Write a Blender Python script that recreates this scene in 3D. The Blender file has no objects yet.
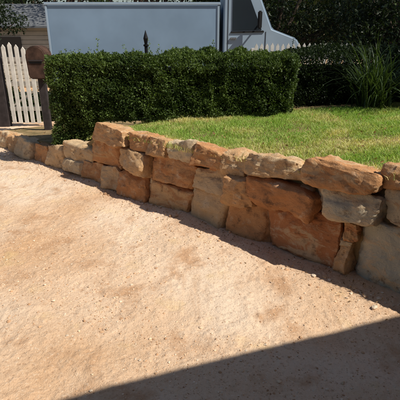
import bpy, bmesh, math, random
import numpy as np
from mathutils import Vector, Matrix
rng=np.random.default_rng(7); random.seed(7)
scene=bpy.context.scene
col=scene.collection

# ---------------------------------------------------------------- helpers
def _h(ix,iy,iz,seed):
    n=(ix.astype(np.int64)*73856093)^(iy.astype(np.int64)*19349663)^(iz.astype(np.int64)*83492791)^(seed*2654435)
    n=n&0x7fffffff
    n=((n>>13)^n)
    n=(n*(n*n*15731%2147483647+789221)+1376312589)&0x7fffffff
    return n/float(0x7fffffff)*2-1
def vnoise(p,seed=0):
    f=np.floor(p); i=f.astype(np.int64); t=p-f; t=t*t*(3-2*t); r=0
    for dx in (0,1):
        for dy in (0,1):
            for dz in (0,1):
                w=(t[:,0] if dx else 1-t[:,0])*(t[:,1] if dy else 1-t[:,1])*(t[:,2] if dz else 1-t[:,2])
                r=r+w*_h(i[:,0]+dx,i[:,1]+dy,i[:,2]+dz,seed)
    return r
def fbm(p,octv=4,seed=0,gain=.5):
    a=1;s=0;q=p.copy()
    for k in range(octv):
        s=s+a*vnoise(q,seed+k*17);a*=gain;q=q*2.03+11.3
    return s
def sstep(a,b,x):
    t=np.clip((x-a)/(b-a),0,1);return t*t*(3-2*t)
def new_mesh(name,V,F,mat=None,smooth=False,tint=None,parent=None):
    me=bpy.data.meshes.new(name)
    V=np.asarray(V,dtype=np.float32); F=np.asarray(F,dtype=np.int32)
    k=F.shape[1]
    me.vertices.add(len(V)); me.vertices.foreach_set('co',V.ravel())
    me.loops.add(F.size); me.loops.foreach_set('vertex_index',F.ravel())
    me.polygons.add(len(F))
    me.polygons.foreach_set('loop_start',np.arange(0,F.size,k,dtype=np.int32))
    me.polygons.foreach_set('loop_total',np.full(len(F),k,dtype=np.int32))
    me.polygons.foreach_set('use_smooth',np.full(len(F),smooth,dtype=bool))
    me.update(calc_edges=True)
    if tint is not None:
        a=me.color_attributes.new('tint','FLOAT_COLOR','POINT')
        a.data.foreach_set('color',np.asarray(tint,dtype=np.float32).ravel())
    if mat: me.materials.append(mat)
    o=bpy.data.objects.new(name,me); col.objects.link(o)
    if parent: o.parent=parent
    return o
def empty(name):
    o=bpy.data.objects.new(name,None); col.objects.link(o); o.empty_display_size=.2; return o
def box(name,lo,hi,mat,bev=.006,parent=None):
    bm=bmesh.new(); bmesh.ops.create_cube(bm,size=1)
    lo=Vector(lo);hi=Vector(hi)
    for v in bm.verts: v.co=Vector([lo[i]+(v.co[i]+.5)*(hi[i]-lo[i]) for i in range(3)])
    if bev: bmesh.ops.bevel(bm,geom=bm.edges[:],offset=bev,segments=2,affect='EDGES')
    me=bpy.data.meshes.new(name); bm.to_mesh(me); bm.free(); me.materials.append(mat)
    o=bpy.data.objects.new(name,me); col.objects.link(o)
    if parent:o.parent=parent
    return o
def prism(name,prof,y0,y1,mat,bev=.0,parent=None):
    bm=bmesh.new()
    a=[bm.verts.new((x,y0,z)) for x,z in prof]; b=[bm.verts.new((x,y1,z)) for x,z in prof]
    bm.faces.new(a); bm.faces.new(b[::-1]); n=len(prof)
    for i in range(n): bm.faces.new((a[i],b[i],b[(i+1)%n],a[(i+1)%n]))
    bmesh.ops.recalc_face_normals(bm,faces=bm.faces[:])
    if bev: bmesh.ops.bevel(bm,geom=bm.edges[:],offset=bev,segments=3,affect='EDGES')
    me=bpy.data.meshes.new(name); bm.to_mesh(me); bm.free(); me.materials.append(mat)
    o=bpy.data.objects.new(name,me); col.objects.link(o)
    if parent:o.parent=parent
    return o
def cyl(name,c,r,h,axis,mat,seg=28,parent=None,r2=None,bev=0):
    bm=bmesh.new(); bmesh.ops.create_cone(bm,cap_ends=True,segments=seg,radius1=r,radius2=r if r2 is None else r2,depth=h)
    if bev: bmesh.ops.bevel(bm,geom=[e for e in bm.edges if len(e.link_faces)==2 and any(len(f.verts)>4 for f in e.link_faces)],offset=bev,segments=2,affect='EDGES')
    M={'z':Matrix(),'y':Matrix.Rotation(math.pi/2,4,'X'),'x':Matrix.Rotation(math.pi/2,4,'Y')}[axis]
    bm.transform(Matrix.Translation(c)@M)
    me=bpy.data.meshes.new(name); bm.to_mesh(me); bm.free(); me.materials.append(mat)
    o=bpy.data.objects.new(name,me); col.objects.link(o)
    if parent:o.parent=parent
    return o
# ---------------------------------------------------------------- materials
class MB:
    def __init__(s,name):
        s.m=bpy.data.materials.new(name); s.m.use_nodes=True; s.nt=s.m.node_tree; s.n=s.nt.nodes; s.l=s.nt.links
        s.b=s.n['Principled BSDF']; s.out=s.n['Material Output']
        s.b.inputs['Specular IOR Level'].default_value=.25
        s.tc=s.n.new('ShaderNodeTexCoord')
    def noise(s,scale,detail=5,rough=.55,dist=0,vec=None):
        n=s.n.new('ShaderNodeTexNoise'); n.inputs['Scale'].default_value=scale; n.inputs['Detail'].default_value=detail
        n.inputs['Roughness'].default_value=rough; n.inputs['Distortion'].default_value=dist
        s.l.new(vec if vec else s.tc.outputs['Object'],n.inputs['Vector']); return n.outputs['Fac']
    def mapping(s,scale=(1,1,1),rot=(0,0,0)):
        m=s.n.new('ShaderNodeMapping'); s.l.new(s.tc.outputs['Object'],m.inputs['Vector']); m.inputs['Scale'].default_value=scale; m.inputs['Rotation'].default_value=rot
        return m.outputs[0]
    def ramp(s,fac,stops):
        r=s.n.new('ShaderNodeValToRGB'); e=r.color_ramp.elements
        while len(e)<len(stops): e.new(.5)
        for k,(p,c) in enumerate(stops):
            e[k].position=p; e[k].color=(c,c,c,1) if isinstance(c,(int,float)) else (*c,1)
        s.l.new(fac,r.inputs['Fac']); return r.outputs['Color']
    def mix(s,fac,a,b,mode='MIX'):
        m=s.n.new('ShaderNodeMix'); m.data_type='RGBA'; m.blend_type=mode
        for sock,v in ((m.inputs[0],fac),(m.inputs[6],a),(m.inputs[7],b)):
            if isinstance(v,(int,float)): sock.default_value=v
            elif isinstance(v,tuple): sock.default_value=(*v,1)
            else: s.l.new(v,sock)
        return m.outputs[2]
    def attr(s,name='tint'):
        a=s.n.new('ShaderNodeAttribute'); a.attribute_name=name; return a
    def bump(s,h,strength=.5,dist=.01,prev=None):
        b=s.n.new('ShaderNodeBump'); b.inputs['Strength'].default_value=strength; b.inputs['Distance'].default_value=dist
        s.l.new(h,b.inputs['Height'])
        if prev: s.l.new(prev,b.inputs['Normal'])
        s.l.new(b.outputs['Normal'],s.b.inputs['Normal']); return b.outputs['Normal']
    def color(s,c):
        if isinstance(c,tuple): s.b.inputs['Base Color'].default_value=(*c,1)
        else: s.l.new(c,s.b.inputs['Base Color'])
    def rough(s,v): s.b.inputs['Roughness'].default_value=v
def simple(name,c,rough=.6,metal=0,var=.25,scale=6,bump=.15):
    m=MB(name); n=m.noise(scale,4)
    d=tuple(x*(1-var) for x in c); m.color(m.mix(m.ramp(n,[(.35,0.),(.65,1.)]),d,c))
    m.rough(rough); m.b.inputs['Metallic'].default_value=metal
    if bump: m.bump(m.noise(scale*12,2),bump,.003)
    return m.m
def leafmat(name,trans=.35,rough=.45):
    m=MB(name); a=m.attr(); m.l.new(a.outputs['Color'],m.b.inputs['Base Color']); m.rough(rough)
    t=m.n.new('ShaderNodeBsdfTranslucent')
    br=m.mix(1.0,a.outputs['Color'],(1.5,1.6,.6),'MULTIPLY'); m.l.new(br,t.inputs['Color'])
    mx=m.n.new('ShaderNodeMixShader'); mx.inputs[0].default_value=trans
    m.l.new(m.b.outputs[0],mx.inputs[1]); m.l.new(t.outputs[0],mx.inputs[2]); m.l.new(mx.outputs[0],m.out.inputs['Surface'])
    return m.m
M_leaf=leafmat('leaf_green',.25); M_grass=leafmat('grass_blade',.3,.55); M_dry=leafmat('leaf_dry',.15,.8)

# dirt
m=MB('dirt_drive'); n1=m.noise(.55,3,.5,.4); n2=m.noise(3.0,4,.62); n3=m.noise(60,4,.72)
ns=m.noise(1.0,4,.65,.5,m.mapping((6,.7,1),(0,0,math.radians(-47))))
c=m.mix(m.ramp(n1,[(.38,0.),(.60,1.)]),(.62,.385,.215),(.80,.62,.455))
c=m.mix(m.ramp(n2,[(.58,0.),(.72,.45)]),c,(.70,.49,.22))
c=m.mix(m.ramp(n2,[(.32,.8),(.47,0.)]),c,(.50,.285,.15))
c=m.mix(m.ramp(ns,[(.30,.6),(.43,0.)]),c,(.50,.30,.17))
c=m.mix(m.ramp(n3,[(.30,.8),(.44,0.)]),c,(.36,.20,.11))
c=m.mix(m.ramp(n3,[(.56,0.),(.72,.55)]),c,(.88,.73,.56))
m.color(c); m.rough(.95); b=m.bump(n3,.75,.012); m.bump(m.noise(16,4,.7),.2,.02,b); M_dirt=m.m
m=MB('pebble'); a=m.attr(); m.l.new(a.outputs['Color'],m.b.inputs['Base Color']); m.rough(.9); M_peb=m.m
m=MB('lawn_soil'); m.color(m.mix(m.ramp(m.noise(5,5,.65),[(.38,0.),(.62,1.)]),(.20,.15,.065),(.40,.28,.14))); m.rough(1); m.bump(m.noise(60,4,.7),.7,.02); M_lawn=m.m
m=MB('sandstone'); a=m.attr(); sep=m.n.new('ShaderNodeSeparateColor'); m.l.new(a.outputs['Color'],sep.inputs[0])
nf=m.noise(4.5,6,.64,1.1,m.mapping((1,1,2.0)))
base=m.ramp(sep.outputs[0],[(0.,(.54,.50,.39)),(.25,(.66,.52,.34)),(.5,(.66,.42,.22)),(.75,(.60,.30,.13)),(1.,(.50,.19,.08))])
c=m.mix(m.ramp(nf,[(.48,0.),(.57,.75)]),base,m.ramp(sep.outputs[1],[(0.,(.48,.20,.08)),(.5,(.66,.40,.19)),(1.,(.74,.60,.40))]))
n2=m.noise(9,6,.72)
c=m.mix(m.ramp(n2,[(.33,.7),(.44,0.)]),c,(.16,.09,.055))
c=m.mix(m.ramp(n2,[(.55,0.),(.70,.6)]),c,(.78,.64,.46))
m.color(c); m.rough(.9); b=m.bump(nf,.6,.035); b=m.bump(m.noise(38,5,.75),.9,.018,b); M_stone=m.m
M_white=simple('white_paint_worn',(.78,.75,.68),.6,0,.22,9)
M_cream=simple('cream_weatherboard',(.62,.57,.47),.7,0,.15,4)
M_darkwood=simple('dark_timber',(.055,.045,.045),.75,0,.4,12)
M_brown=simple('weathered_brown_timber',(.10,.055,.038),.8,0,.6,9,.6)
M_iron=simple('black_iron',(.02,.02,.022),.5,.4,.3,20)
M_blue=simple('blue_grey_truck_paint',(.25,.36,.49),.4,0,.15,1.3,.03)
M_cab=simple('pale_cab_paint',(.36,.46,.56),.32,0,.1,1.6,.03)
M_glass=simple('truck_glass',(.03,.04,.05),.06,0,.2,1,0)
M_rubber=simple('tyre_rubber',(.025,.025,.025),.85)
M_chrome=simple('dull_steel',(.45,.46,.47),.35,.8,.2,8)
M_lamp=simple('lamp_lens',(.6,.5,.35),.15,0,.1,8,0)
M_roof=simple('corrugated_roof',(.19,.20,.21),.5,.2,.3,2)
M_brick=simple('house_wall',(.42,.30,.22),.8,0,.3,7)
M_bark=simple('bark',(.13,.095,.07),.95,0,.5,8,.9)
M_asph=simple('asphalt',(.055,.055,.055),.9,0,.3,30,.5)
M_conc=simple('concrete',(.36,.35,.32),.9,0,.2,10,.3)

# ---------------------------------------------------------------- layout (metres)
P0=np.array([1.29,2.35]); WD=np.array([-.744,.668]); WN=np.array([.668,.744])
def W(t,d,z): return np.array([P0[0]+WD[0]*t+WN[0]*d, P0[1]+WD[1]*t+WN[1]*d, z])
def td(x,y):
    dx=x-P0[0];dy=y-P0[1]; return dx*WD[0]+dy*WD[1], dx*WN[0]+dy*WN[1]
TT=[-3,-.3,.1,.5,.9,1.4,2.0,3.0,3.35,3.7,4.1,4.8,5.5,6.3,6.9]
TZ=np.array([.86,.83,.80,.75,.695,.665,.635,.62,.59,.38,.29,.25,.20,.12,-.05])
def wtop(t): return np.interp(t,TT,TZ)
def ground_z(x,y):
    return -.5*sstep(8.1,9.4,y)
def drive_relief(x,y):
    p=np.stack([x,y,np.zeros_like(x)],1)
    near=np.exp(-np.maximum(0,np.hypot(x+.5,y-4)-5)/4)
    z=fbm(p*1.1,3,5)*.016+fbm(p*6,4,9,.6)*.0045*near+np.maximum(0,fbm(p*34,2,12,.65))*.0055*near
    t,d=td(x,y)
    wob=fbm(p*.5,2,90)*.08
    br=.55+.45*fbm(p*1.7,2,91)
    for c_ in (-.62,-1.95):
        z=z-.018*br*np.exp(-((d-c_+wob)/.12)**2)*near+.010*br*np.exp(-((d-c_-.22+wob)/.06)**2)*near
    return z*np.clip(near+.3,0,1)
def lawn_z(x,y):
    t,d=td(x,y)
    z=wtop(t)-.045+.07*sstep(.3,2.2,d)*(1-sstep(3.2,3.6,t))+fbm(np.stack([x,y,0*x],1)*1.3,3,44)*.018
    z=z*(1-sstep(7.0,8.3,y))+ground_z(x,y)-.05*sstep(7.2,8.3,y)
    return z
def axis(lo,hi,step,far):
    a=list(np.arange(lo,hi+1e-6,step)); g=step; v=hi
    while v<far: g*=1.35; v+=g; a.append(v)
    g=step; v=lo; b=[]
    while v>-far: g*=1.35; v-=g; b.append(v)
    return np.array(b[::-1]+a)
xs=axis(-4.2,2.4,.010,400); ys=axis(1.0,6.6,.010,400)
X,Y=np.meshgrid(xs,ys); x=X.ravel();y=Y.ravel()
z=ground_z(x,y)+drive_relief(x,y)*(y<8.6)
nx=len(xs);ny=len(ys); I=np.arange(nx*ny).reshape(ny,nx)
F=np.stack([I[:-1,:-1].ravel(),I[:-1,1:].ravel(),I[1:,1:].ravel(),I[1:,:-1].ravel()],1)
new_mesh('dirt_driveway_ground',np.stack([x,y,z],1),F,M_dirt,True)
box('road',(-60,9.7,-.6),(60,16,-.496),M_asph,0)
box('kerb',(-60,9.5,-.6),(60,9.698,-.38),M_conc,.01)

tt=np.linspace(-3.5,7,260); dd=np.concatenate([np.linspace(.14,3,80),np.linspace(3.1,9,50)])
T,D=np.meshgrid(tt,dd); x=P0[0]+WD[0]*T+WN[0]*D; y=P0[1]+WD[1]*T+WN[1]*D; x=x.ravel();y=y.ravel()
z=lawn_z(x,y); z[:260]=-.1
nx=260;ny=len(dd);I=np.arange(nx*ny).reshape(ny,nx)
F=np.stack([I[:-1,:-1].ravel(),I[:-1,1:].ravel(),I[1:,1:].ravel(),I[1:,:-1].ravel()],1)
x[260:520]=x[:260]+WN[0]*.01; y[260:520]=y[:260]+WN[1]*.01
new_mesh('lawn_terrace_ground',np.stack([x,y,z],1),F[:, ::-1],M_lawn,False)

def grass():
    N=380000
    x=rng.uniform(-2.6,4.2,N); y=rng.uniform(2.0,6.2,N)
    t,d=td(x,y)
    p=np.stack([x,y,0*x],1)
    dens=fbm(p*3.0,3,71)*.5+.66
    keep=(d>.05)&(d<4)&(t<3.5)&(rng.random(N)<dens+.22)&(y<5.6+.2*np.sin(x*3))
    keep&=(rng.random(N)<(.45+.55*sstep(.15,.4,d+.12*fbm(p*4,2,3))))
    x=x[keep];y=y[keep];d=d[keep];n=len(x);p=p[keep]
    z=lawn_z(x,y)-.004
    h=rng.uniform(.016,.040,n)*(1+.45*fbm(p*5,2,33)); h*=np.where(rng.random(n)<.03,1.8,1)
    h*=1+1.1*(d<.26)*np.clip(fbm(p*6,2,88),0,1)
    ang=rng.uniform(0,6.283,n); w=rng.uniform(.0018,.0034,n)
    lean=rng.uniform(.1,1.2,n); la=rng.uniform(0,6.283,n)
    dx=np.cos(ang)*w;dy=np.sin(ang)*w
    tipx=x+np.cos(la)*h*lean; tipy=y+np.sin(la)*h*lean
    mx_=x+np.cos(la)*h*lean*.35; my_=y+np.sin(la)*h*lean*.35
    V=np.zeros((n,5,3))
    V[:,0]=np.stack([x-dx,y-dy,z],1);V[:,1]=np.stack([x+dx,y+dy,z],1)
    V[:,2]=np.stack([mx_+dx*.8,my_+dy*.8,z+h*.6],1); V[:,3]=np.stack([tipx,tipy,z+h],1); V[:,4]=np.stack([mx_-dx*.8,my_-dy*.8,z+h*.6],1)
    k=np.arange(n)*5
    tri=np.concatenate([np.stack([k,k+1,k+2],1),np.stack([k,k+2,k+4],1),np.stack([k+4,k+2,k+3],1)])
    dry=np.clip(fbm(p*2.3,4,50,.6)*.6+.22+rng.normal(0,.2,n)+.3*(d<.35),0,1)[:,None]
    g=np.array([.30,.45,.09]);s=np.array([.72,.63,.32])
    c=(g*(1-dry)+s*dry)*rng.uniform(.65,1.25,n)[:,None]
    C=np.concatenate([np.repeat(c,5,0),np.ones((n*5,1))],1)
    new_mesh('lawn_grass',V.reshape(-1,3),tri,M_grass,False,C)
grass()

def leaves(name,P,Nrm,size,colA,colB,mat,spread=.8,parent=None,aspect=.5,seedn=1):
    n=len(P)
    d=Nrm*.6+rng.normal(0,spread,(n,3)); d/=np.linalg.norm(d,axis=1)[:,None]
    r=rng.normal(0,1,(n,3)); s=np.cross(d,r); s/=np.linalg.norm(s,axis=1)[:,None]
    u=np.cross(d,s)
    L=(size*rng.uniform(.6,1.3,n))[:,None]; w=L*aspect*.5
    V=np.zeros((n,4,3)); V[:,0]=P; V[:,1]=P+d*L*.5+s*w+u*w*.35; V[:,2]=P+d*L; V[:,3]=P+d*L*.5-s*w+u*w*.35
    k=np.arange(n)*4; F=np.stack([k,k+1,k+2,k+3],1)
    f=rng.random(n)[:,None]; cl=np.clip(.5+.8*fbm(P*3.5,2,seedn),0,1)[:,None]
    f=f*.5+cl*.5
    c=(np.array(colA)*(1-f)+np.array(colB)*f)*rng.uniform(.7,1.3,n)[:,None]
    C=np.concatenate([np.repeat(c,4,0),np.ones((n*4,1))],1)
    return new_mesh(name,V.reshape(-1,3),F,mat,False,C,parent)

def hedge(name,x0,x1,yf,depth,ztop,zbotf,N,seed,colA,colB,size=.03):
    E=empty(name)
    H=ztop-.5;Lx=x1-x0
    A=np.array([Lx*H,Lx*depth,depth*H,depth*H,Lx*H*.4]); A/=A.sum()
    f=rng.choice(5,N,p=A); a=rng.random(N);b=rng.random(N)
    x=np.where(f==2,x0,np.where(f==3,x1,x0+a*Lx)); y=np.where(f==0,yf,np.where(f==4,yf+depth,yf+rng.random(N)*depth))
    zb=zbotf(x); z=np.where(f==1,ztop,zb+b*(ztop-zb))
    nr=np.zeros((N,3)); nr[f==0]=(0,-1,0);nr[f==1]=(0,0,1);nr[f==2]=(-1,0,0);nr[f==3]=(1,0,0);nr[f==4]=(0,1,0)
    P=np.stack([x,y,z],1)
    bulge=fbm(P*1.6,3,seed)*.085+fbm(P*6.5,3,seed+3,.6)*.06
    ins=-rng.exponential(.03,N)
    keep=(fbm(P*11,2,seed+9)>-.5)|(rng.random(N)<.25)
    ed=np.minimum(np.minimum(x-x0,x1-x),np.minimum(y-yf,yf+depth-y))
    P=P+nr*(bulge+ins)[:,None]
    P[:,2]+=np.where(f==1,-.07*np.exp(-ed/.07),0)
    P[:,1]+=np.where(f==0,.07*np.exp(-(ztop-z)/.06)+.03*np.exp(-(z-zb)/.1),0)
    nr[:,2]+=.3
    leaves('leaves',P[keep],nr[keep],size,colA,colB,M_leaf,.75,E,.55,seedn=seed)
    ns=int(Lx*34); PP=[];NN=[]
    for i in range(ns):
        bx=random.uniform(x0,x1);by=random.uniform(yf+.03,yf+depth-.03);h=random.uniform(.04,.14)*(1.9 if random.random()<.14 else 1)
        ax,ay=random.gauss(0,.25),random.gauss(0,.25)
        for k in range(int(h/.008)):
            s=k*.008; PP.append((bx+ax*s,by+ay*s,ztop-.05+s)); NN.append((random.gauss(0,.8),random.gauss(0,.8),.5))
    leaves('shoots',np.array(PP),np.array(NN),size*.9,colB,tuple(1.25*c for c in colB),M_leaf,.5,E,.5)
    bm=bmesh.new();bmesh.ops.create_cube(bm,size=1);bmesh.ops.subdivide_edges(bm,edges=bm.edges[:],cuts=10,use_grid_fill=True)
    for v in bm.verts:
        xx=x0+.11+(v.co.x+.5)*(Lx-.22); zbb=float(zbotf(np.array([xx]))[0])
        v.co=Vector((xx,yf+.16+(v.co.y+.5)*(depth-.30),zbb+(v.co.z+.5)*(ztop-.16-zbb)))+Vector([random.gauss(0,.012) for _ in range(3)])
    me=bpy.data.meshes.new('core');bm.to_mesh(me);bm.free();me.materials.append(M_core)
    c=bpy.data.objects.new('dark_core',me);col.objects.link(c);c.parent=E  # near-black filler box behind the leaves
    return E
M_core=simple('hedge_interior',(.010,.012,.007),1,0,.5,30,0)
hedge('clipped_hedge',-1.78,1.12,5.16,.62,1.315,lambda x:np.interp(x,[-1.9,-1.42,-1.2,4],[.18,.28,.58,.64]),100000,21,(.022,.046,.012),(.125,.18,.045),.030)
hedge('clipped_hedge',1.16,4.6,5.75,.7,1.31,lambda x:x*0+.64,50000,55,(.010,.020,.007),(.028,.045,.015),.034)  # same hedge continued, tree shade put into its darker leaf colours

# ---------------------------------------------------------------- stones
bm=bmesh.new();bmesh.ops.create_cube(bm,size=2);bmesh.ops.subdivide_edges(bm,edges=bm.edges[:],cuts=23,use_grid_fill=True)
TV=np.array([v.co[:] for v in bm.verts]);TF=np.array([[v.index for v in f.verts] for f in bm.faces]);bm.free()
def stone(c,half,B,seed,rough=1.0,k=9,nch=9):
    r=np.random.default_rng(seed)
    p=TV.copy(); p=p/(np.sum(np.abs(p)**k,axis=1)**(1/k))[:,None]
    for ax in range(3):
        for sg in (-1,1):
            n=np.zeros(3);n[ax]=sg;n+=r.normal(0,.11,3);n/=np.linalg.norm(n)
            sup=np.max(p@n);dl=sup*r.uniform(.87,.95);dd=p@n-dl;mm=dd>0;p[mm]-=np.outer(dd[mm],n)
    for i in range(nch):
        n=r.normal(0,1,3); n[np.argmin(np.abs(n))]*=.25; n/=np.linalg.norm(n)
        sup=np.max(p@n); dlim=sup*r.uniform(.80,.95)
        dd=p@n-dlim; mm=dd>0; p[mm]-=np.outer(dd[mm],n)*.95
    p/=np.max(np.abs(p),axis=0)
    p[:,0]*=1+r.uniform(-.13,.13)*p[:,2]; p[:,2]*=1+r.uniform(-.15,.15)*p[:,0]
    q=p*half; nn=p/np.linalg.norm(p,axis=1)[:,None]
    o=r.uniform(0,99,3)
    big=fbm(q*5+o,2,seed%97)
    q+=nn*(big*.019+fbm(q*20+o,4,seed%89,.68)*.0085)[:,None]*rough
    st=fbm(q*np.array([3.5,3.5,7])+o,2,seed%31)*2.2
    q+=nn*((np.floor(st)+sstep(.7,1,st-np.floor(st)))*.0085*rough)[:,None]
    return q@B.T+np.array(c)
Tc=[(.02,.25,.64,.80,.65),(.24,.79,.58,.765,.74),(.79,1.31,.52,.70,.5),(1.29,1.58,.48,.67,.45),(1.56,1.92,.475,.655,.8),(1.90,2.24,.465,.655,.3),(2.22,2.50,.455,.63,.6),(2.48,2.80,.455,.645,.7),(2.80,3.32,.465,.655,.65)]
Mc=[(-.16,.21,.41,.65,.2),(.20,.68,.36,.59,.08),(.67,1.26,.31,.535,.82),(1.23,1.49,.25,.49,.65),(1.47,1.87,.26,.485,.35),(1.85,2.47,.20,.475,.72),(2.46,2.93,.22,.465,.5),(2.91,3.46,.20,.475,.78),(3.44,3.98,.12,.34,.35)]
Bc=[(-.16,.36,-.07,.42,.0),(.355,.47,.21,.36,.85),(.36,.48,-.05,.21,.55),(.47,1.06,-.06,.33,.92),(1.04,1.48,-.06,.27,.7),(1.47,1.90,-.06,.255,.4),(1.88,2.47,-.06,.215,.5),(2.46,2.88,-.05,.24,.8),(2.86,3.22,-.05,.21,.4),(3.20,3.58,-.05,.20,.65),(3.56,4.02,-.05,.14,.3),
 (3.98,4.38,-.05,.26,.45),(4.36,4.74,-.05,.22,.7),(4.72,5.15,-.05,.23,.35),(5.15,5.5,-.05,.18,.6),(5.5,5.9,-.05,.19,.3),(5.9,6.3,-.05,.14,.5),(6.3,6.7,-.05,.12,.4)]
Rc=[(-.45,.0,.63,.83,.6),(-.9,-.44,.62,.82,.7),(-1.4,-.9,.62,.84,.3),(-2.0,-1.4,.6,.83,.6),(-.62,-.17,.38,.64,.4),(-1.2,-.62,.35,.62,.8),(-1.65,-1.2,.36,.63,.4),(-2.0,-1.65,.3,.6,.6),(-.7,-.17,-.07,.38,.6),(-1.2,-.7,-.07,.35,.2),(-2.0,-1.2,-.07,.35,.7)]
VV=[];FF=[];CC=[];off=0;sd=100
def add_stone(t0,t1,z0,z1,hue,dep=.17,doff=None,rough=1,ov=1.03,k=9,nch=7):
    global off,sd
    sd+=1; r=np.random.default_rng(sd)
    hx=(t1-t0)/2*ov;hz=(z1-z0)/2*ov; dj=r.uniform(-.05,.035) if doff is None else doff
    zc=(z0+z1)/2; c=W((t0+t1)/2,dep+dj+zc*.05,zc)
    a=r.uniform(-.09,.09);b=r.uniform(-.15,.12);g=r.uniform(.05,.30) if doff is None else r.uniform(-.3,.3)
    B=np.stack([np.array([WD[0],WD[1],0]),np.array([WN[0],WN[1],0]),np.array([0,0,1.])],1)
    Ra=np.array([[math.cos(a),0,-math.sin(a)],[0,1,0],[math.sin(a),0,math.cos(a)]])
    Rb=np.array([[math.cos(b),-math.sin(b),0],[math.sin(b),math.cos(b),0],[0,0,1]])
    Rg=np.array([[1,0,0],[0,math.cos(g),math.sin(g)],[0,-math.sin(g),math.cos(g)]])
    q=stone(c,np.array([hx,dep,hz]),B@Rb@Ra@Rg,sd,rough,k,nch)
    VV.append(q);FF.append(TF+off);off+=len(q)
    CC.append(np.tile(np.array([hue,r.random(),r.random(),1]),(len(q),1)))
for (a,b,c_,d_,h) in Tc: add_stone(a,b,c_,d_,h,.15)
for (a,b,c_,d_,h) in Mc+Bc+Rc: add_stone(a,b,c_,d_,h)
for i in range(26):
    t=rng.uniform(-.1,3.4); zz=rng.choice([.22,.47,.24,.48])+rng.uniform(-.02,.03)
    s=rng.uniform(.035,.065); add_stone(t,t+s*1.6,zz-s*.5,zz+s*.5,rng.random(),.05,rng.uniform(.04,.08),.5,1,9,6)
ws=new_mesh('sandstone_retaining_wall',np.concatenate(VV),np.concatenate(FF),M_stone,True,np.concatenate(CC))
ws.data.set_sharp_from_angle(angle=math.radians(38))

bm=bmesh.new();bmesh.ops.create_icosphere(bm,subdivisions=1,radius=1)
iv=np.array([v.co[:] for v in bm.verts]);ifc=np.array([[v.index for v in f.verts] for f in bm.faces]);bm.free()
def pebbles(name,x,y,z,s,cols):
    n=len(x);V=iv[None]*(1+rng.uniform(-.28,.28,(n,len(iv),1)))
    sc=np.stack([s*rng.uniform(.8,1.4,n),s*rng.uniform(.8,1.4,n),s*rng.uniform(.45,.8,n)],1)
    V=V*sc[:,None,:]; a=rng.uniform(0,6.283,n);ca=np.cos(a)[:,None];sa=np.sin(a)[:,None]
    X=V[:,:,0]*ca-V[:,:,1]*sa;Y=V[:,:,0]*sa+V[:,:,1]*ca
    V=np.stack([X+x[:,None],Y+y[:,None],V[:,:,2]+z[:,None]],2)
    F=(ifc[None]+(np.arange(n)*len(iv))[:,None,None]).reshape(-1,3)
    C=np.concatenate([np.repeat(cols,len(iv),0),np.ones((n*len(iv),1))],1)
    return new_mesh(name,V.reshape(-1,3),F,M_peb,False,C)
N=80000
x=rng.uniform(-4.2,2.2,N);y=1.0+(rng.random(N)**1.5)*6.6
t,d=td(x,y); p=np.stack([x,y,0*x],1)
dn=fbm(p*1.3,3,8)*.7+.42+.5*np.exp(-np.abs(d+.12)/.14)+.4*np.exp(-((d+1.3)/.3)**2)
k=(d<.08)&(rng.random(N)<dn); x=x[k];y=y[k];n=len(x);d=d[k]
s=.0014+rng.exponential(.0014,n); s=np.minimum(s,.010)+np.where((d>-.2)&(rng.random(n)<.04),rng.uniform(.003,.014,n),0)+np.where(rng.random(n)<.0015,rng.uniform(.006,.015,n),0)
z=ground_z(x,y)+drive_relief(x,y)+s*.2
cc=np.array([[.64,.41,.24],[.74,.55,.37],[.50,.30,.17],[.78,.63,.47]])[rng.integers(0,4,n)]*rng.uniform(.75,1.1,n)[:,None]
pebbles('gravel',x,y,z,s,cc)
n=900;t=rng.uniform(-.5,6,n);d=-np.abs(rng.normal(0,.16,n)); P=np.stack([P0[0]+WD[0]*t+WN[0]*d,P0[1]+WD[1]*t+WN[1]*d],1)
z=drive_relief(P[:,0],P[:,1])+.006
leaves('leaf_litter',np.column_stack([P,z]),np.tile([0,0,.02],(n,1)),.018,(.16,.09,.045),(.42,.27,.14),M_dry,.8,None,.4)
n=900;x=rng.uniform(-3.4,3.2,n);y=rng.uniform(2.4,7.2,n);t,d=td(x,y);k=(d>.1)&(y<np.where(t<3.4,5.2,7.2));x=x[k];y=y[k];t=t[k]
leaves('fallen_leaves',np.column_stack([x,y,lawn_z(x,y)+np.where(t<3.4,.03,.008)]),np.tile([0,0,.05],(len(x),1)),.03,(.20,.10,.04),(.45,.28,.12),M_dry,.8,None,.5)

def strap_plant(name,cx,cy,cz,n,hmax,colA,colB):
    V=[];F=[];C=[];o=0
    for i in range(n):
        a=random.uniform(0,6.283);L=random.uniform(.55,1.0)*hmax*1.25;out=random.uniform(.25,1.4);w=random.uniform(.005,.010)
        bx=cx+random.gauss(0,.09);by=cy+random.gauss(0,.07);seg=9;px,pz=0,0;ang=math.pi/2-random.uniform(.05,.7)
        f=random.random();c=[(colA[k]*(1-f)+colB[k]*f) for k in range(3)]
        for s in range(seg+1):
            ww=w*(1-(s/seg)**2.2)+.0008
            q=Vector((bx+math.cos(a)*px,by+math.sin(a)*px,cz+pz)); sd_=Vector((-math.sin(a),math.cos(a),0))*ww
            V+= [q-sd_,q+sd_]; C+=[(*c,1)]*2
            px+=math.cos(ang)*L/seg;pz+=math.sin(ang)*L/seg;ang-=out*(.05+.32*s/seg)
            if s<seg: F.append((o+2*s,o+2*s+1,o+2*s+3,o+2*s+2))
        o+=2*(seg+1)
    return new_mesh(name,[v[:] for v in V],F,M_leaf,False,C)
strap_plant('strappy_plant',2.12,5.35,.66,320,.84,(.018,.035,.012),(.07,.11,.04))
strap_plant('strappy_plant',2.75,5.3,.66,240,.8,(.018,.035,.012),(.07,.11,.04))

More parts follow.
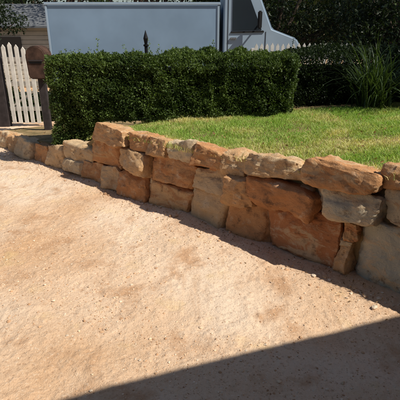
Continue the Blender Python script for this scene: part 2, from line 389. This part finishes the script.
# ---------------------------------------------------------------- gate and fences
G=empty('picket_gate'); gy=7.55
for i in range(6):
    px=-3.30+i*.108; h=1.41-.035*abs(i-1)
    prism('picket_%d'%(i+1),[(px,.07),(px+.066,.07),(px+.066,h-.05),(px+.033,h),(px,h-.05)],gy,gy+.02,M_white,.002,G)
for zz in (.28,.70,1.10): box('rail',(-3.32,gy+.021,zz),(-2.68,gy+.055,zz+.075),M_white,.003,G)
prism('brace',[(-3.30,.36),(-3.24,.36),(-2.72,.69),(-2.78,.69)],gy+.022,gy+.05,M_white,.002,G)
box('gate_post',(-3.60,gy-.03,-.1),(-3.36,gy+.12,1.58),M_darkwood,.012)
FN=empty('picket_fence'); fy=7.9
for i in range(19):
    px=.95+i*.092; h=1.385+random.uniform(-.008,.008)
    prism('picket_%d'%(i+1),[(px,.2),(px+.055,.2),(px+.055,h-.05),(px+.0275,h),(px,h-.05)],fy,fy+.018,M_white,.002,FN)
for zz in (.45,1.12): box('rail',(.9,fy+.019,zz),(2.72,fy+.055,zz+.07),M_white,.003,FN)
for px in (.9,2.62): box('post',(px,fy+.056,-.2),(px+.09,fy+.146,1.3),M_white,.004,FN)
def iron_post(x,y,h):
    E=empty('iron_fence_post')
    cyl('shaft',(x,y,h/2-.1),.024,h,'z',M_iron,12,E)
    cyl('collar',(x,y,h-.09),.038,.03,'z',M_iron,14,E,bev=.006)
    cyl('finial_base',(x,y,h-.035),.02,.08,'z',M_iron,12,E,.035)
    cyl('finial_tip',(x,y,h+.06),.035,.11,'z',M_iron,12,E,.002)
iron_post(-.78,6.6,1.48)

LB=empty('letterbox')
lx,ly=-2.40,6.75
prof=[(lx-.13,.96),(lx-.10,.92),(lx+.11,.92),(lx+.135,.97),(lx+.145,1.20)]
for k in range(0,13):
    a=math.pi*k/12; prof.append((lx+.145*math.cos(a),1.24+.145*math.sin(a)))
prism('body',prof[:],ly-.17,ly+.15,M_brown,.014,LB)
box('slot',(lx-.09,ly-.178,1.14),(lx+.09,ly-.1715,1.17),M_rubber,.002,LB)
prism('slot_flap',[(lx-.10,1.17),(lx+.10,1.17),(lx+.10,1.19),(lx-.10,1.19)],ly-.19,ly-.171,M_darkwood,.003,LB)
box('post',(lx-.05,ly-.05,-.1),(lx+.05,ly+.05,.919),M_darkwood,.008,LB)

# ---------------------------------------------------------------- trees
def limb(V,F,p0,p1,r0,r1,off,seg=8,rings=6,wob=.06):
    p0=Vector(p0);p1=Vector(p1);ax=(p1-p0).normalized();s=ax.orthogonal().normalized();u=ax.cross(s);L=(p1-p0).length
    for k in range(rings+1):
        f=k/rings;c=p0.lerp(p1,f)+(s*random.gauss(0,wob)+u*random.gauss(0,wob))*L*.3*math.sin(math.pi*f);r=r0+(r1-r0)*f
        for j in range(seg):
            a=j/seg*6.2832;V.append((c+(s*math.cos(a)+u*math.sin(a))*r*(1+random.uniform(-.1,.1)))[:])
    for k in range(rings):
        for j in range(seg):
            a=off+k*seg+j;b=off+k*seg+(j+1)%seg;F.append((a,b,b+seg,a+seg))
    return off+(rings+1)*seg
def tree(x,y,z0,trunk_h,R,H,n,size,colA,colB,name='tree',clumps=16):
    E=empty(name);V=[];F=[];o=0
    top=(x+random.gauss(0,.1),y+random.gauss(0,.1),z0+trunk_h)
    o=limb(V,F,(x,y,z0-.2),top,R*.085,R*.055,o,10,8)
    cs=[]
    for i in range(clumps):
        a=random.uniform(0,6.283);rad=R*math.sqrt(random.random())*.8;zz=z0+trunk_h+H*random.uniform(.05,.95)
        q=(x+math.cos(a)*rad,y+math.sin(a)*rad,zz);cs.append(q)
        o=limb(V,F,top if random.random()<.6 else (x,y,z0+trunk_h*.75),q,R*.03,R*.008,o,6,5)
    new_mesh('trunk_and_limbs',V,F,M_bark,True,None,E)
    cs=np.array(cs);ci=rng.integers(0,clumps,n);u=rng.normal(0,1,(n,3));u/=np.linalg.norm(u,axis=1)[:,None]
    rr=rng.random(n)**.45*R*.42*rng.uniform(.7,1.2,clumps)[ci]
    P=cs[ci]+u*rr[:,None]*np.array([1,1,.75])
    leaves('crown',P,u,size,colA,colB,M_leaf,.9,E,.5,seedn=3)
    return E
tree(5.9,4.9,.7,2.3,1.8,2.2,26000,.09,(.03,.06,.015),(.08,.13,.03),clumps=18)  # added tree out of view, placed so its shadow falls on the right hedge
dA,dB=(.008,.016,.006),(.024,.040,.013)
for (tx,ty,th,R,H,n) in [(4.6,9.0,.6,1.9,3.6,24000),(7.2,9.0,.8,2.2,4,16000),(3.0,18,1.0,3.4,6,18000),(7.5,17,1,3.5,6,14000),(-1.8,19,1.0,3.5,6,18000),(-7,22,1.5,3.5,6,14000),(-11,17,1,3.5,5,10000),(12,15,1,3.5,6,9000),(-6.7,13.9,1.6,1.5,1.8,9000)]:
    tree(tx,ty,-.5,th,R,H,n,.14 if ty>13.95 else .09,dA,dB,'tree',22)
for (sx,sy,r,h) in [(-3.1,8.6,.5,.75),(-3.9,8.8,.5,.9),(-2.3,8.5,.45,.8),(-4.9,8.4,.6,1.1)]:
    n=8000;u=rng.normal(0,1,(n,3));u[:,2]=np.abs(u[:,2]);u/=np.linalg.norm(u,axis=1)[:,None]
    P=u*(rng.random(n)**.3)[:,None]*np.array([r,r*.7,h]);P*=(1+.25*fbm(P*5,2,66))[:,None];P+=np.array([sx,sy,-.2])
    leaves('shrub',P,u,.05,(.02,.03,.012),(.06,.08,.03),M_leaf,.8)
n=40000;a=rng.uniform(-1.5,1.5,n);R=rng.uniform(38,46,n);P=np.stack([np.sin(a)*R,np.cos(a)*R,rng.random(n)**1.2*(5+2.5*np.sin(a*9)+1.5*np.sin(a*23))-.5],1)
leaves('distant_tree_belt',P,np.tile([0,-.3,.4],(n,1)),.9,(.02,.035,.012),(.06,.09,.03),M_leaf,.9)

# ---------------------------------------------------------------- truck
T=empty('truck'); gz=-.496; y0=10.3;y1=12.3
box('cargo_box',(-3.38,y0,.45),(.42,y1,2.12),M_blue,.03,T)
box('top_rail',(-3.41,y0-.03,2.10),(.45,y0-.002,2.16),M_cab,.01,T)
box('bottom_rail',(-3.38,y0-.03,.42),(.45,y0-.002,.55),M_blue,.01,T)
for i,px in enumerate((-3.40,.38)): box('box_stile_%d'%(i+1),(px,y0-.018,.552),(px+.05,y0-.002,2.098),M_cab,.006,T)
box('chassis',(-3.2,y0+.55,.12),(2.1,y1-.55,.40),M_rubber,.02,T)
cab=[(.52,.25),(.52,2.42),(.60,2.50),(1.15,2.50),(1.27,2.42),(1.62,1.62),(2.18,1.42),(2.27,1.28),(2.30,.45),(2.2,.25)]
prism('cab',cab,y0+.06,y1-.06,M_cab,.035,T)
prism('side_window',[(.72,1.58),(.72,2.28),(1.08,2.28),(1.38,1.60)],y0+.045,y0+.0575,M_glass,.003,T)
prism('window_trim',[(.69,1.53),(.69,1.565),(1.42,1.585),(1.44,1.55)],y0+.04,y0+.0575,M_rubber,.002,T)
for nm,x0_,x1_,z0_,z1_ in (('door_seam_rear',.62,.632,.5,2.35),('door_seam_front',1.47,1.482,.5,1.56),('door_seam_low',.62,1.48,.488,.499)):
    box(nm,(x0_,y0+.052,z0_),(x1_,y0+.0575,z1_),M_rubber,0,T)
box('door_handle',(.68,y0+.02,1.40),(.82,y0+.0575,1.44),M_chrome,.006,T)
bm=bmesh.new();vs=[bm.verts.new(v) for v in ((1.292,y0+.2,2.36),(1.292,y1-.2,2.36),(1.612,y1-.15,1.64),(1.612,y0+.15,1.64))];f=bm.faces.new(vs)
r_=bmesh.ops.extrude_face_region(bm,geom=[f]);[setattr(v,'co',v.co+Vector((.02,0,.012))) for v in r_['geom'] if isinstance(v,bmesh.types.BMVert)]
me=bpy.data.meshes.new('windscreen');bm.to_mesh(me);bm.free();me.materials.append(M_glass);o=bpy.data.objects.new('windscreen',me);col.objects.link(o);o.parent=T
box('mirror_arm',(1.30,y0-.16,1.70),(1.33,y0+.058,1.73),M_rubber,.004,T); box('mirror',(1.26,y0-.26,1.62),(1.34,y0-.10,1.98),M_rubber,.02,T)
box('front_bumper',(2.25,y0+.05,.1),(2.42,y1-.05,.42),M_chrome,.03,T)
box('headlamp',(2.288,y0+.12,.75),(2.325,y0+.36,.98),M_lamp,.015,T); box('headlamp_far',(2.288,y1-.36,.75),(2.325,y1-.12,.98),M_lamp,.015,T)
box('grille',(2.29,y0+.45,.55),(2.32,y1-.45,1.1),M_rubber,.01,T)
for nm,wx in (('wheel_front',1.78),('wheel_rear',-2.2)):
    for yy in (y0+.14,y1-.14):
        cyl(nm,(wx,yy,gz+.42),.42,.26,'y',M_rubber,36,T,bev=.04); cyl(nm+'_hub',(wx,yy+(-.135 if yy<11 else .135),gz+.42),.22,.03,'y',M_chrome,24,T,bev=.006)

S=empty('weatherboard_shed')
box('walls',(-9.5,17.2,-.6),(-5.2,20,1.75),M_cream,.01,S)
for i in range(14): box('board_%d'%(i+1),(-9.5,17.17,-.45+i*.155),(-5.2,17.198,-.45+i*.155+.14),M_cream,.006,S)
box('window',(-7.6,17.13,.5),(-6.7,17.168,1.35),M_glass,.005,S)
bm=bmesh.new();prof=[(16.8,1.72),(18.6,2.55),(20.4,1.72),(20.4,1.66),(18.6,2.47),(16.8,1.66)]
a=[bm.verts.new((-9.8,yy,zz)) for yy,zz in prof];b=[bm.verts.new((-4.9,yy,zz)) for yy,zz in prof];bm.faces.new(a);bm.faces.new(b[::-1])
for i in range(6): bm.faces.new((a[i],b[i],b[(i+1)%6],a[(i+1)%6]))
bmesh.ops.recalc_face_normals(bm,faces=bm.faces[:]);me=bpy.data.meshes.new('roof');bm.to_mesh(me);bm.free();me.materials.append(M_roof);o=bpy.data.objects.new('roof',me);col.objects.link(o);o.parent=S

Hs=empty('house')
ed=np.array([.945,.327]); en=np.array([.327,-.945]); e0=np.array([1.87,.40])
def HB(name,u0,u1,v0,v1,z0,z1,mat,z0b=None,z1b=None):
    z0b=z0 if z0b is None else z0b;z1b=z1 if z1b is None else z1b
    V=[]
    for (u,v,za,zb) in ((u0,v0,z0,z1),(u1,v0,z0,z1),(u1,v1,z0b,z1b),(u0,v1,z0b,z1b)):
        q=e0+ed*u+en*v; V+=[(q[0],q[1],za),(q[0],q[1],zb)]
    F=[(0,2,4,6),(1,7,5,3),(0,1,3,2),(2,3,5,4),(4,5,7,6),(6,7,1,0)]
    return new_mesh(name,V,F,mat,False,None,Hs)
HB('roof',-6,7,0,5,2.98,3.03,M_roof,4.9,4.95)
HB('gutter',-6,7,-.1,-.004,2.90,3.0,M_chrome)
HB('wall',-5.5,6.5,1.2,5,-.1,2.9,M_brick)
HB('window',-4,-2.4,1.15,1.195,.9,2.1,M_glass); HB('door',-.5,.4,1.15,1.195,.02,2.1,M_darkwood)

# ---------------------------------------------------------------- light
az=math.radians(114); el=math.radians(49)
s=Vector((math.sin(az)*math.cos(el),math.cos(az)*math.cos(el),math.sin(el)))
L=bpy.data.lights.new('sun','SUN'); L.energy=5; L.angle=math.radians(.5); L.color=(1,.94,.84)
lo=bpy.data.objects.new('sun',L); col.objects.link(lo); lo.rotation_euler=(-s).to_track_quat('-Z','Y').to_euler()
w=bpy.data.worlds.new('World'); scene.world=w; w.use_nodes=True
sk=w.node_tree.nodes.new('ShaderNodeTexSky'); sk.sky_type='NISHITA'; sk.sun_disc=False; sk.sun_elevation=el; sk.sun_rotation=az
w.node_tree.links.new(sk.outputs[0],w.node_tree.nodes['Background'].inputs[0]); w.node_tree.nodes['Background'].inputs[1].default_value=.075
cam=bpy.data.cameras.new('camera'); co=bpy.data.objects.new('camera',cam); col.objects.link(co)
co.location=(0,0,1.6); co.rotation_euler=(math.radians(90-21.6),0,0); cam.angle=2*math.atan(200/430); cam.clip_start=.05; cam.clip_end=1500
scene.camera=co
scene.view_settings.view_transform='Standard'; scene.view_settings.look='None'; scene.view_settings.exposure=0
